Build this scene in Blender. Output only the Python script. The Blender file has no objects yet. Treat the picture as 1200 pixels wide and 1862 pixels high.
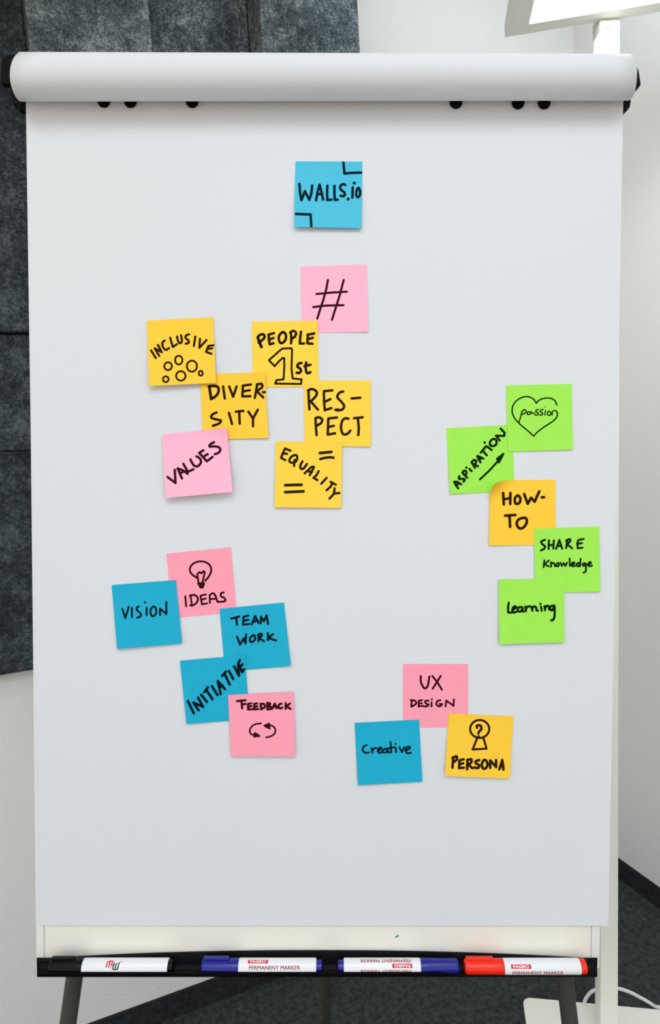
import bpy, bmesh, math, random
from mathutils import Vector, Matrix
random.seed(7)
S = bpy.context.scene
COL = S.collection

# ------------------------------------------------------------------ camera
F_PX, W_PX, H_PX = 1150.0, 1200.0, 1862.0
PITCH, ROLL, AZ = math.radians(5.3), math.radians(-3.55), math.radians(21.6)
CAM_H = 1.45
def _cam_axes():
    A = Matrix(((1, 0, 0), (0, 0, -1), (0, 1, 0)))
    c, s = math.cos(PITCH), math.sin(PITCH)
    P = Matrix(((1, 0, 0), (0, c, -s), (0, s, c)))
    c, s = math.cos(ROLL), math.sin(ROLL)
    R = Matrix(((c, -s, 0), (s, c, 0), (0, 0, 1)))
    # camera (x right, y down, z forward) -> world, turned so that the room's walls run along the world axes
    return Matrix.Rotation(-AZ, 3, 'Z') @ (R @ P @ A).transposed()
CW = _cam_axes()
CAM = Vector((0, 0, CAM_H))
RIGHT, DOWN, FWD = CW.col[0].copy(), CW.col[1].copy(), CW.col[2].copy()
UP = -DOWN
cam_data = bpy.data.cameras.new('camera')
cam_data.sensor_fit = 'VERTICAL'
cam_data.sensor_height = 36.0
cam_data.lens = 36.0 * F_PX / H_PX
cam_data.clip_start = 0.02
cam = bpy.data.objects.new('camera', cam_data)
COL.objects.link(cam)
m = Matrix.Identity(4)
for i in range(3):
    m[i][0], m[i][1], m[i][2], m[i][3] = RIGHT[i], UP[i], -FWD[i], CAM[i]
cam.matrix_world = m
S.camera = cam

# ------------------------------------------------------------------ light
S.view_settings.view_transform = 'Standard'
S.view_settings.look = 'None'
S.view_settings.gamma = 1.0
S.view_settings.exposure = 0.09
WORLD, KEY, LAMP_EMIT, UPLIGHT = 1.12, 27, 10.0, 4.5
wd = bpy.data.worlds.new('world')
S.world = wd
wd.use_nodes = True
nt = wd.node_tree
bg = nt.nodes['Background']
bg.inputs['Strength'].default_value = WORLD
tcw = nt.nodes.new('ShaderNodeTexCoord'); sep = nt.nodes.new('ShaderNodeSeparateXYZ'); rmp = nt.nodes.new('ShaderNodeValToRGB')
nt.links.new(tcw.outputs['Generated'], sep.inputs['Vector'])
mr = nt.nodes.new('ShaderNodeMapRange')
mr.inputs['From Min'].default_value, mr.inputs['From Max'].default_value = -1, 1
nt.links.new(sep.outputs['Z'], mr.inputs['Value']); nt.links.new(mr.outputs['Result'], rmp.inputs['Fac'])
rmp.color_ramp.elements[0].position, rmp.color_ramp.elements[0].color = 0.28, (0.88, 0.73, 0.56, 1)
rmp.color_ramp.elements[1].position, rmp.color_ramp.elements[1].color = 0.62, (0.90, 0.94, 0.97, 1)
nt.links.new(rmp.outputs['Color'], bg.inputs['Color'])
def area(name, loc, target, size, size_y, power, color):
    d = bpy.data.lights.new(name, 'AREA')
    d.shape = 'RECTANGLE'
    d.size, d.size_y, d.energy, d.color = size, size_y, power, color
    o = bpy.data.objects.new(name, d)
    COL.objects.link(o)
    o.location = loc
    o.rotation_euler = (Vector(target) - Vector(loc)).to_track_quat('-Z', 'Y').to_euler()
    return o
def cam_pt(x, y, z):                                # metres to the right of, ahead of, above the camera's foot
    r, f = RIGHT.copy(), FWD.copy()
    r.z = f.z = 0
    return r.normalized() * x + f.normalized() * y + Vector((0, 0, z))
area('ceiling_light', cam_pt(0.1, -0.75, 2.72), cam_pt(0.1, -0.6, 0), 1.8, 1.2, KEY, (0.85, 0.93, 1.0))

# ------------------------------------------------------------------ helpers
def ray(px, py):
    return RIGHT * ((px - 600) / F_PX) + DOWN * ((py - 931) / F_PX) + FWD
def hit(px, py, p0, n):
    d = ray(px, py)
    return CAM + d * ((p0 - CAM).dot(n) / d.dot(n))
def lin(c):
    return tuple(((v / 255) / 12.92 if v / 255 <= 0.04045 else ((v / 255 + 0.055) / 1.055) ** 2.4) for v in c) + (1,)

def mat(name, col, rough=0.6, spec=0.3, noise=None, bump=None, metal=0.0):
    """col: sRGB triple; noise=(scale, amount, detail); bump=(scale, strength, distance)"""
    mt = bpy.data.materials.new(name)
    mt.use_nodes = True
    nt = mt.node_tree
    b = nt.nodes['Principled BSDF']
    b.inputs['Base Color'].default_value = lin(col)
    b.inputs['Roughness'].default_value = rough
    b.inputs['Specular IOR Level'].default_value = spec
    b.inputs['Metallic'].default_value = metal
    tc = nt.nodes.new('ShaderNodeTexCoord')
    if noise:
        n = nt.nodes.new('ShaderNodeTexNoise')
        n.inputs['Scale'].default_value, n.inputs['Detail'].default_value = noise[0], noise[2]
        nt.links.new(tc.outputs['Object'], n.inputs['Vector'])
        r = nt.nodes.new('ShaderNodeValToRGB')
        c = lin(col)
        r.color_ramp.elements[0].position, r.color_ramp.elements[1].position = 0.3, 0.7
        r.color_ramp.elements[0].color = tuple(max(0, v * (1 - noise[1])) for v in c[:3]) + (1,)
        r.color_ramp.elements[1].color = tuple(min(1, v * (1 + noise[1])) for v in c[:3]) + (1,)
        nt.links.new(n.outputs['Fac'], r.inputs['Fac'])
        nt.links.new(r.outputs['Color'], b.inputs['Base Color'])
    if bump:
        n2 = nt.nodes.new('ShaderNodeTexNoise')
        n2.inputs['Scale'].default_value, n2.inputs['Detail'].default_value = bump[0], 4
        nt.links.new(tc.outputs['Object'], n2.inputs['Vector'])
        bn = nt.nodes.new('ShaderNodeBump')
        bn.inputs['Strength'].default_value, bn.inputs['Distance'].default_value = bump[1], bump[2]
        nt.links.new(n2.outputs['Fac'], bn.inputs['Height'])
        nt.links.new(bn.outputs['Normal'], b.inputs['Normal'])
    return mt

def felt_mat(name, lo, mid, hi):
    mt = bpy.data.materials.new(name)
    mt.use_nodes = True
    nt = mt.node_tree
    b = nt.nodes['Principled BSDF']
    b.inputs['Roughness'].default_value = 0.95
    b.inputs['Specular IOR Level'].default_value = 0.1
    tc = nt.nodes.new('ShaderNodeTexCoord')
    def nz(scale, detail, rough, dist=0.0):
        n = nt.nodes.new('ShaderNodeTexNoise')
        n.inputs['Scale'].default_value = scale
        n.inputs['Detail'].default_value = detail
        n.inputs['Roughness'].default_value = rough
        n.inputs['Distortion'].default_value = dist
        nt.links.new(tc.outputs['Object'], n.inputs['Vector'])
        return n
    a, c, d = nz(45, 6, 0.7, 0.1), nz(190, 6, 0.8, 0.15), nz(9, 3, 0.5)
    m1 = nt.nodes.new('ShaderNodeMix'); m1.inputs['Factor'].default_value = 0.6
    nt.links.new(a.outputs['Fac'], m1.inputs['A']); nt.links.new(c.outputs['Fac'], m1.inputs['B'])
    m2 = nt.nodes.new('ShaderNodeMix'); m2.inputs['Factor'].default_value = 0.22
    nt.links.new(m1.outputs['Result'], m2.inputs['A']); nt.links.new(d.outputs['Fac'], m2.inputs['B'])
    r = nt.nodes.new('ShaderNodeValToRGB')
    e = r.color_ramp.elements
    e[0].position, e[0].color = 0.41, lin(lo)
    e[1].position, e[1].color = 0.60, lin(hi)
    k = e.new(0.5); k.color = lin(mid)
    nt.links.new(m2.outputs['Result'], r.inputs['Fac'])
    nt.links.new(r.outputs['Color'], b.inputs['Base Color'])
    bn = nt.nodes.new('ShaderNodeBump')
    bn.inputs['Strength'].default_value, bn.inputs['Distance'].default_value = 0.5, 0.003
    nt.links.new(m1.outputs['Result'], bn.inputs['Height'])
    nt.links.new(bn.outputs['Normal'], b.inputs['Normal'])
    return mt

def emit(name, col, strength):
    mt = bpy.data.materials.new(name)
    mt.use_nodes = True
    b = mt.node_tree.nodes['Principled BSDF']
    b.inputs['Base Color'].default_value = (0.9, 0.9, 0.9, 1)
    b.inputs['Emission Color'].default_value = col + (1,)
    b.inputs['Emission Strength'].default_value = strength
    return mt

def tag(o, label=None, cat=None, group=None, kind=None):
    if label: o['label'] = label
    if cat: o['category'] = cat
    if group: o['group'] = group
    if kind: o['kind'] = kind
    return o
def empty(name, loc):
    o = bpy.data.objects.new(name, None)
    o.empty_display_size = 0.05
    COL.objects.link(o)
    o.location = loc
    return o

class MB:
    """Collects world-space geometry; build() links it as ONE mesh object."""
    def __init__(self):
        self.v, self.f = [], []
    def add(self, vs, fs):
        n = len(self.v)
        self.v += [Vector(p) for p in vs]
        self.f += [tuple(i + n for i in q) for q in fs]
        return self
    def box(self, o, ax, ay, az, x0, x1, y0, y1, z0, z1, bevel=0.0, seg=2):
        bm = bmesh.new()
        vs = [bm.verts.new((x, y, z)) for x in (x0, x1) for y in (y0, y1) for z in (z0, z1)]
        for q in ((0, 1, 3, 2), (4, 6, 7, 5), (0, 4, 5, 1), (2, 3, 7, 6), (0, 2, 6, 4), (1, 5, 7, 3)):
            bm.faces.new([vs[i] for i in q])
        if bevel:
            bmesh.ops.bevel(bm, geom=list(bm.edges), offset=bevel, segments=seg, affect='EDGES', profile=0.5)
        bm.verts.index_update()
        self.add([o + ax * v.co.x + ay * v.co.y + az * v.co.z for v in bm.verts],
                 [[v.index for v in f.verts] for f in bm.faces])
        bm.free()
        return self
    def prism(self, pts, off):
        """closed outline of world points, extruded by the vector off"""
        n = len(pts)
        self.add(list(pts) + [p + off for p in pts],
                 [tuple(range(n))[::-1], tuple(range(n, 2 * n))] + [(i, (i + 1) % n, n + (i + 1) % n, n + i) for i in range(n)])
        return self
    def lathe(self, o, ax, prof, n=32, a0=None):
        """prof: (distance along ax, radius) pairs, closed at both ends"""
        u = ax.orthogonal().normalized() if a0 is None else a0
        w = ax.cross(u)
        vs, fs = [], []
        for (t, r) in prof:
            for k in range(n):
                a = 2 * math.pi * k / n
                vs.append(o + ax * t + (u * math.cos(a) + w * math.sin(a)) * r)
        for i in range(len(prof) - 1):
            for k in range(n):
                fs.append((i * n + k, i * n + (k + 1) % n, (i + 1) * n + (k + 1) % n, (i + 1) * n + k))
        fs.append(tuple(range(n))[::-1])
        fs.append(tuple(range((len(prof) - 1) * n, len(prof) * n)))
        return self.add(vs, fs)
    def tube(self, pts, r, n=14):
        vs, fs = [], []
        prev = None
        for i, p in enumerate(pts):
            t = (pts[min(i + 1, len(pts) - 1)] - pts[max(i - 1, 0)]).normalized()
            u = t.orthogonal().normalized() if prev is None else (prev - t * prev.dot(t)).normalized()
            prev = u
            w = t.cross(u)
            for k in range(n):
                a = 2 * math.pi * k / n
                vs.append(p + (u * math.cos(a) + w * math.sin(a)) * r)
        for i in range(len(pts) - 1):
            for k in range(n):
                fs.append((i * n + k, i * n + (k + 1) % n, (i + 1) * n + (k + 1) % n, (i + 1) * n + k))
        fs.append(tuple(range(n))[::-1])
        fs.append(tuple(range((len(pts) - 1) * n, len(pts) * n)))
        return self.add(vs, fs)
    def build(self, name, material, parent=None, smooth=True, base=None, angle=35):
        if parent is not None:
            o0 = Vector(parent.location)
            if parent.parent: o0 = Vector(parent['_o'])
        elif base is not None:
            o0 = Vector(base)
        else:
            o0 = sum(self.v, Vector()) / len(self.v)
            o0.z = min(p.z for p in self.v)
        me = bpy.data.meshes.new(name)
        me.from_pydata([p - o0 for p in self.v], [], self.f)
        bm = bmesh.new(); bm.from_mesh(me)
        bmesh.ops.recalc_face_normals(bm, faces=list(bm.faces))
        bm.to_mesh(me); bm.free()
        me.materials.append(material)
        if smooth:
            me.shade_smooth()
            me.set_sharp_from_angle(angle=math.radians(angle))
        o = bpy.data.objects.new(name, me)
        COL.objects.link(o)
        if parent is not None:
            o.parent = parent
            o['_o'] = tuple(o0)          # world origin, so that sub-parts can find it
        else:
            o.location = o0
        return o

def catmull(p, k=8):
    if len(p) < 3: return list(p)
    closed = p[0] == p[-1]
    out = []
    for i in range(len(p) - 1):
        a = p[i - 1] if i else (p[-2] if closed else p[0])
        b, c = p[i], p[i + 1]
        d = p[i + 2] if i + 2 < len(p) else (p[1] if closed else p[-1])
        for j in range(k):
            t = j / k
            out.append(tuple(0.5 * (2 * b[q] + (c[q] - a[q]) * t + (2 * a[q] - 5 * b[q] + 4 * c[q] - d[q]) * t * t
                       + (3 * b[q] - a[q] - 3 * c[q] + d[q]) * t ** 3) for q in range(2)))
    out.append(tuple(p[-1]))
    return out

# ------------------------------------------------------------------ board frame (the easel's front face)
TILT = math.atan(F_PX / 31000.0)
Z0 = 0.722
BX = RIGHT
BY = (UP * math.cos(TILT) - FWD * math.sin(TILT)).normalized()
BZ = BX.cross(BY).normalized()                      # towards the viewer's side of the board
BO = CAM + ray(590, 935) * Z0
def B(px, py, z=0.0):                               # a spot on the board (z metres in front of it), in board metres
    p = hit(px, py, BO + BZ * z, BZ) - BO
    return p.dot(BX), p.dot(BY)
def L(x, y, z):                                     # board metres -> world
    return BO + BX * x + BY * y + BZ * z
def Bw(px, py, z=0.0):
    return L(*B(px, py, z), z)

# ------------------------------------------------------------------ materials
M_wall = mat('white plaster', (233, 232, 229), 0.85, 0.2, None, (200, 0.4, 0.004))
M_ceil = mat('white ceiling paint', (236, 237, 238), 0.9, 0.2)
M_carpet = mat('dark grey carpet', (60, 64, 64), 0.95, 0.1, (75, 0.42, 8), (320, 0.6, 0.004))
M_skirt = mat('carpet skirting', (42, 45, 46), 0.95, 0.1, (90, 0.35, 6), (300, 0.5, 0.003))
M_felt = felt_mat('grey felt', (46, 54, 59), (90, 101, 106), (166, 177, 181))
M_felt_shade = felt_mat('shaded grey felt', (32, 37, 41), (54, 62, 67), (98, 107, 112))  # same grey felt, the left column's shade put into its colour
M_paper = mat('flip chart paper', (219, 223, 228), 0.7, 0.2, (2.2, 0.012, 2), (700, 0.04, 0.001))
M_board = mat('white enamelled steel', (236, 234, 224), 0.35, 0.4)
M_rail = mat('white plastic rail', (230, 231, 226), 0.45, 0.4)
M_black = mat('black plastic', (3, 3, 6), 0.6, 0.12)
M_tray = mat('black tray plastic', (4, 4, 7), 0.55, 0.15)
M_leg = mat('dark grey steel tube', (76, 74, 69), 0.45, 0.4, None, None, 0.3)
M_rubber = mat('black rubber', (18, 18, 18), 0.8, 0.2)
M_lampw = mat('white powder coated steel', (246, 245, 236), 0.5, 0.3)
M_lampg = mat('silver grey lamp frame', (236, 240, 235), 0.55, 0.3)
M_sensor = mat('pale grey plastic', (190, 190, 178), 0.5, 0.3)
M_led = emit('lit diffuser', (0.95, 0.98, 1.0), LAMP_EMIT)
M_cord = mat('white cable', (228, 229, 226), 0.5, 0.3)

# ------------------------------------------------------------------ room
ZUP = Vector((0, 0, 1))
WL = Vector((1, 0, 0))        # along the left wall, going away
NL = Vector((0, -1, 0))       # its normal, into the room
WR = Vector((0, 1, 0))       # along the right wall, going away
NR = Vector((-1, 0, 0))
SK = 0.065                                          # skirting height
top = Vector((0, 0, SK))
pl = hit(275, 1819, top, ZUP); pr = hit(1160, 1585, top, ZUP)
pl.z = pr.z = 0
# corner of the two wall planes
cd = pl.dot(NL); ce = pr.dot(NR)
CORNER = NL * cd + NR * ce
CEIL = 2.75
def on_left(px, py, off=0.0):
    return hit(px, py, pl + NL * off, NL)
lw = MB().box(CORNER, -WL, -NL, ZUP, -0.12, 3.6, 0.0, 0.12, 0, CEIL)
tag(lw.build('wall_left', M_wall, smooth=False), kind='structure')
rw = MB().box(CORNER, -WR, -NR, ZUP, 0.0, 3.2, 0.0, 0.12, 0, CEIL)
tag(rw.build('wall_right', M_wall, smooth=False), kind='structure')
fl = MB().box(CORNER, -WL, -WR, ZUP, -0.12, 3.6, -0.12, 3.2, -0.05, 0)
tag(fl.build('floor', M_carpet, smooth=False), kind='structure')
cl_ = MB().box(CORNER, -WL, -WR, ZUP, -0.12, 3.6, -0.12, 3.2, CEIL, CEIL + 0.05)
tag(cl_.build('ceiling', M_ceil, smooth=False), kind='structure')
sl = MB().box(CORNER, -WL, NL, ZUP, 0.0, 3.6, 0.0, 0.008, 0, SK)
tag(sl.build('baseboard_left', M_skirt, smooth=False), kind='structure')
sr = MB().box(CORNER, -WR, NR, ZUP, 0.008, 3.2, 0.0, 0.008, 0, SK)
tag(sr.build('baseboard_right', M_skirt, smooth=False), kind='structure')

# ------------------------------------------------------------------ felt panels on the left wall
def wall_s(p): return (p - CORNER).dot(-WL)         # distance from the corner along the left wall
def s_at(px, py, off): return wall_s(on_left(px, py, off))
def z_at(px, py, off): return on_left(px, py, off).z
PA, PB, PC, PD = 0.045, 0.095, 0.030, 0.125         # how far each column stands off the wall
sAB, sBC = s_at(49, 46, PB), s_at(275, 46, PB)
sCD, sD = s_at(475, 46, PD), s_at(653, 46, PD)
zbot = z_at(28, 1226, 0.045); z603 = z_at(28, 603, PA); z820 = z_at(28, 820, 0.045)
ztop = 2.70
G = 'felt acoustic panels on the left wall'
def panel(s0, s1, z0, z1, d, label, m_=M_felt):
    p = MB().box(CORNER, -WL, NL, ZUP, s0, s1, 0.0, d, z0, z1, 0.004, 2).build('acoustic_panel', m_, smooth=False)
    tag(p, label, 'wall panel', G)
panel(sD, sCD, zbot, ztop, PD, 'grey felt wall panel with its right edge free beside the bare white wall')
panel(sCD + 0.002, sBC, zbot, ztop, PC, 'set-back grey felt wall panel between two panels that stand proud, above the paper roll')
panel(sBC + 0.002, sAB, zbot, ztop, PB, 'light grey felt wall panel standing proud above the left end of the paper roll')
panel(sAB + 0.006, sAB + 0.9, z603, ztop, PA, 'shaded felt wall panel in the top left corner, above the ledge with a shadow', M_felt_shade)
panel(sAB + 0.006, sAB + 0.9, z820 + 0.001, z603 - 0.002, 0.028, 'short set-back shaded felt wall panel in the shadow left of the paper, middle of three', M_felt_shade)
panel(sAB + 0.006, sAB + 0.9, zbot, z820 - 0.001, 0.036, 'lowest shaded felt wall panel left of the paper, bare wall beneath it', M_felt_shade)

# ------------------------------------------------------------------ floor lamp behind the board
pb = hit(1104, 1884, Vector((0, 0, 0)), ZUP)        # foot of the pole
dpole = (pb - CAM).dot(FWD)
pw = 31.5 / F_PX * dpole / 2
e1 = hit(960, 1814, Vector((0, 0, 0.008)), ZUP); e2 = hit(1200, 1836, Vector((0, 0, 0.008)), ZUP)
PXA = (e2 - e1); PXA.z = 0; PXA.normalize()         # along the back edge of the base plate
PYA = ZUP.cross(PXA).normalized()                   # away from the viewer
lamp = empty('floor_lamp', (pb.x, pb.y, 0))
tag(lamp, 'white floor lamp with a lit flat head, behind the right edge of the flip chart', 'floor lamp')
bl_ = hit(953.5, 1838, Vector((0, 0, 0.008)), ZUP)
x0 = (bl_ - pb).dot(PXA); y1 = (e1 - pb).dot(PYA)
def rrect(x0, x1, y0, y1, r, k=5):
    pts = []
    for (cx_, cy_, a0) in ((x1 - r, y1 - r, 0), (x0 + r, y1 - r, 90), (x0 + r, y0 + r, 180), (x1 - r, y0 + r, 270)):
        for j in range(k + 1):
            a = math.radians(a0 + 90 * j / k)
            pts.append((cx_ + r * math.cos(a), cy_ + r * math.sin(a)))
    return pts
MB().prism([lamp.location + PXA * x + PYA * y for x, y in rrect(x0, x0 + 0.52, y1 - 0.34, y1, 0.02)], ZUP * 0.008).build('base_plate', M_lampw, lamp)
# height of the lamp head: where the pole's line meets row 42
up_d = ray(1105, 42)
t_ = (Vector((pb.x, pb.y, 0)).dot(Vector((FWD.x, FWD.y, 0)))) / up_d.dot(Vector((FWD.x, FWD.y, 0)))
ZH = (CAM + up_d * t_).z
PX2 = RIGHT.copy(); PX2.z = 0; PX2.normalize(); PY2 = ZUP.cross(PX2)
fh = FWD.copy(); fh.z = 0; fh.normalize()
ptop = hit(1104, 44, pb, fh)                        # the pole leans a touch under the weight of its head
PAX = (ptop - pb).normalized()
PL = (ptop - pb).length
PX2 = (PX2 - PAX * PX2.dot(PAX)).normalized(); PY2 = PAX.cross(PX2)
MB().box(lamp.location, PX2, PY2, PAX, -pw, pw, -0.012, 0.022, 0.008, PL - 0.02, 0.002).build('pole', M_lampw, lamp)
hz = ZH
hp = Vector((0, 0, hz))
c0, c1 = hit(918, 68, hp, ZUP), hit(1200, 22, hp, ZUP)
HX = (c1 - c0).normalized(); HY = -ZUP.cross(HX).normalized()     # HY: from the far edge towards the viewer
HL = hit(918, 4, hp, ZUP) - c0
cbr = MB()
hb = lamp.location
zb = (hit(1104, 63, pb, fh) - pb).dot(PAX)
cbr.box(hb, PX2, PY2, PAX, -pw * 1.02, pw * 1.02, -0.0135, 0.0225, zb, PL + 0.012, 0.002)
br = cbr.build('bracket', M_sensor, lamp)
MB().box(hb, PX2, PY2, PAX, -pw * 0.70, pw * 0.88, -0.0155, -0.0135, zb + 0.006, zb + (PL - zb) * 0.86, 0.001).build('motion_sensor', M_lampw, br)
ang_l = HL.normalized()
HW, HD = 0.62, 0.36
frame = MB()
d0 = hit(962, 44, hp, ZUP) - c0
fx, fy = d0.dot(HX), d0.dot(HY)
for (a, b, c, d) in ((0, HW, 0, fy), (0, HW, HD - fy, HD), (0, fx, fy, HD - fy), (HW - fx, HW, fy, HD - fy)):
    frame.box(c0, HX, HY, ZUP, a, b, c, d, 0, 0.022)
frame.box(c0, HX, HY, ZUP, 0, HW, 0, HD, 0.0221, 0.026)
hd = frame.build('lamp_head', M_lampg, lamp, smooth=False)
MB().box(c0, HX, HY, ZUP, fx, HW - fx, fy, HD - fy, 0.002, 0.014).build('diffuser', M_led, hd, smooth=False)
up_c = c0 + HX * HW / 2 + HY * HD / 2 + ZUP * 0.03
area('lamp_uplight', up_c, up_c + ZUP, HW * 0.9, HD * 0.8, UPLIGHT, (0.74, 0.88, 1.0))
cpts = [(1062, 1832), (1068, 1812), (1080, 1801), (1098, 1796), (1118, 1796.5), (1142, 1803), (1166, 1815), (1186, 1827), (1204, 1842), (1226, 1862), (1250, 1884)]
cp = catmull(cpts, 6)
cw = []
for i, (x, y) in enumerate(cp):
    p = hit(x, y, Vector((0, 0, 0.0045)), ZUP)
    on_plate = (p - lamp.location).dot(PXA) > x0 - 0.005 and (p - lamp.location).dot(PYA) < y1 + 0.006
    p.z = 0.0125 if on_plate else 0.0045
    cw.append(p)
for _ in range(3):
    zz = [p.z for p in cw]
    for i in range(1, len(cw) - 1):
        cw[i].z = max(cw[i].z, (zz[i - 1] + zz[i] + zz[i + 1]) / 3)
MB().tube(cw, 0.0045, 10).build('power_cord', M_cord, lamp)

# ------------------------------------------------------------------ flip chart easel
ctr = L(0, 0, 0)
easel = empty('flipchart_easel', (ctr.x, ctr.y, 0))
tag(easel, 'white flip chart easel with black pen tray, black clamp and dark grey legs', 'flip chart easel')
xl, yb = B(66, 1745); xr, _ = B(1090, 1745)
xs0, _ = B(80, 1720); xs1, _ = B(1075, 1720)
ybot = B(590, 1752)[1]; ytop = B(590, 112)[1]
DA = math.radians(0.38)
BPX = (BX * math.cos(DA) - BY * math.sin(DA)).normalized(); BPY = (BY * math.cos(DA) + BX * math.sin(DA)).normalized()
BOT = L((xl + xr) / 2, ybot, 0)
xm = (xl + xr) / 2
MB().box(BOT, BPX, BPY, BZ, xs0 - xm + 0.0004, xs1 - xm - 0.0004, 0, ytop - ybot, -0.016, 0, 0.0006).build('board_panel', M_board, easel, smooth=False)
for a, b in ((xl, xs0), (xs1, xr)):
    MB().box(BOT, BPX, BPY, BZ, a - xm, b - xm, -0.004, ytop - ybot, -0.02, 0.0006, 0.001).build('side_rail', M_rail, easel, smooth=False)
# clamp bar behind the paper with its end caps
zc0, zc1 = -0.034, -0.001
clamp = MB()
bx0, by0 = B(30, 198, zc1); bx1, by1 = B(1140, 118, zc1)
clamp.box(BO, BX, BY, BZ, bx0, bx1, by0, by1, -0.034, -0.0205, 0.002)
cl = clamp.build('clamp_bar', M_black, easel, smooth=False)
def end_cap(outline, z):
    MB().prism([Bw(x, y, z) for x, y in outline], -BZ * 0.009).build('end_cap', M_black, cl, smooth=False)
end_cap(((3, 110), (8, 103), (16, 100), (60, 99), (60, 150), (17, 152), (1, 150)), -0.001)
end_cap(((19, 150), (60, 150), (60, 190), (49, 199), (33, 199), (31, 193), (24, 190), (20, 178)), -0.0015)
end_cap(((1118, 116), (1157, 117), (1161, 128), (1165, 154), (1163, 157), (1150, 157), (1118, 157)), -0.001)
end_cap(((1118, 157), (1138, 157), (1147, 183), (1145, 195), (1140, 197), (1138, 203), (1133, 205), (1118, 199)), -0.0015)
for px, py in ((188, 183.5), (236.5, 184), (349, 184), (829.5, 185.5), (942.5, 186.5), (990, 186.5)):
    r = 11.3 / F_PX * 0.70
    MB().lathe(Bw(px, py - 0.5, 0.0046) - BZ * 0.0020, BZ, [(0, r * 0.95), (0.0004, r), (0.0016, r), (0.0020, r * 0.92)], 28, BX).build('pad_hook', M_black, easel)
# pen tray: back plate with a bowed top edge and a curved trough
MR, TR = 0.0083, 0.0099                              # marker radius, trough outer radius
ZC = 0.0145
tcy = B(590, 1757.3, ZC)[1]
tx0, tx1 = B(67, 1766, 0.021)[0], B(1086, 1766, 0.021)[0]
ytc, yte = B(590, 1730, 0.003)[1], B(590, 1745.5, 0.003)[1]
def tray_at(t, z):                                   # the tray narrows a little towards its front lip
    a, b = B(67, 1760, z)[0], B(1086, 1760, z)[0]
    return a + (b - a) * t
tm = MB()
NX = 48
sec = []
for i in range(NX + 1):
    t = i / NX
    x = tx0 + (tx1 - tx0) * t
    k = abs(2 * t - 1)
    yt = ytc + (yte - ytc) * (k ** 2.2)
    e = max(0.0, 1 - min(t, 1 - t) * (tx1 - tx0) / 0.006)   # rounded ends
    yt -= 0.004 * e * e
    inner, outer = [], []
    outer.append((yt, 0.0009)); inner.append((yt, 0.0032))
    for j in range(15):
        a = math.radians(180 + (182 - 30 * min(1, max(0, (t - 0.72) / 0.05))) * j / 14)         # from the back round the bottom to the front lip
        ro = TR
        outer.append((tcy + ro * math.sin(a), max(0.0009, ZC + (ro + (0.0036 if j == 0 else 0)) * math.cos(a))))
        inner.append((tcy + (ro - 0.0012) * math.sin(a), max(0.0032, ZC + (ro - 0.0012) * math.cos(a))))
    sec.append([(tray_at(t, z), y, z) for y, z in outer + inner[::-1]])
n = len(sec[0])
vs = [L(*p) for s_ in sec for p in s_]
fs = [(i * n + k, i * n + (k + 1) % n, (i + 1) * n + (k + 1) % n, (i + 1) * n + k) for i in range(NX) for k in range(n)]
half = n // 2
for i in (0, NX):
    for k in range(half - 1):
        fs.append((i * n + k, i * n + k + 1, i * n + n - 2 - k, i * n + n - 1 - k))
tm.add(vs, fs)
tray = tm.build('pen_tray', M_tray, easel)
for t in (0, 1):
    ends = [(yte - 0.002, 0.0009), (yte - 0.0025, 0.009), (yte - 0.006, 0.016)]
    for j in range(15):
        a = math.radians(2 - 180 * j / 14)
        ends.append((tcy + TR * math.sin(a), max(0.0009, ZC + TR * math.cos(a))))
    MB().prism([L(tray_at(t, z), y, z) for y, z in ends], BX * (0.002 if t == 0 else -0.002)).build('end_cap', M_tray, tray, smooth=False)
# legs
def leg_to_floor(a, b):
    d = (b - a); t = -a.z / d.z
    return a + d * t
zl = -0.032
lr = 15.6 / F_PX * 0.745
for (xa, xb_) in ((135.5, 123.5), (1026, 1036.5)):
    a, b = Bw(xa, 1775, zl), Bw(xb_, 1862, zl)
    f = leg_to_floor(a, b)
    topp = a + (a - b).normalized() * 0.10
    d = (f - topp)
    ln = d.length; d.normalize()
    lg = MB().lathe(topp, d, [(0, lr), (ln - 0.03, lr)], 24).build('leg', M_leg, easel)
    MB().lathe(topp, d, [(ln - 0.045, lr + 0.0015), (ln - 0.004, lr + 0.0025)], 20).build('rubber_foot', M_rubber, lg)
foot = hit(594, 1900, Vector((0, 0, 0)), ZUP)
topr = L(0.002, ytop - 0.12, -0.035)
d = foot - topr; ln = d.length; d.normalize()
rr = 7.6 / F_PX * ((foot - CAM).dot(FWD))
lg = MB().lathe(topr, d, [(0, rr), (ln - 0.03, rr)], 20).build('leg', M_leg, easel)
MB().lathe(topr, d, [(ln - 0.045, rr + 0.0015), (ln - 0.004, rr + 0.0025)], 20).build('rubber_foot', M_rubber, lg)

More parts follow.
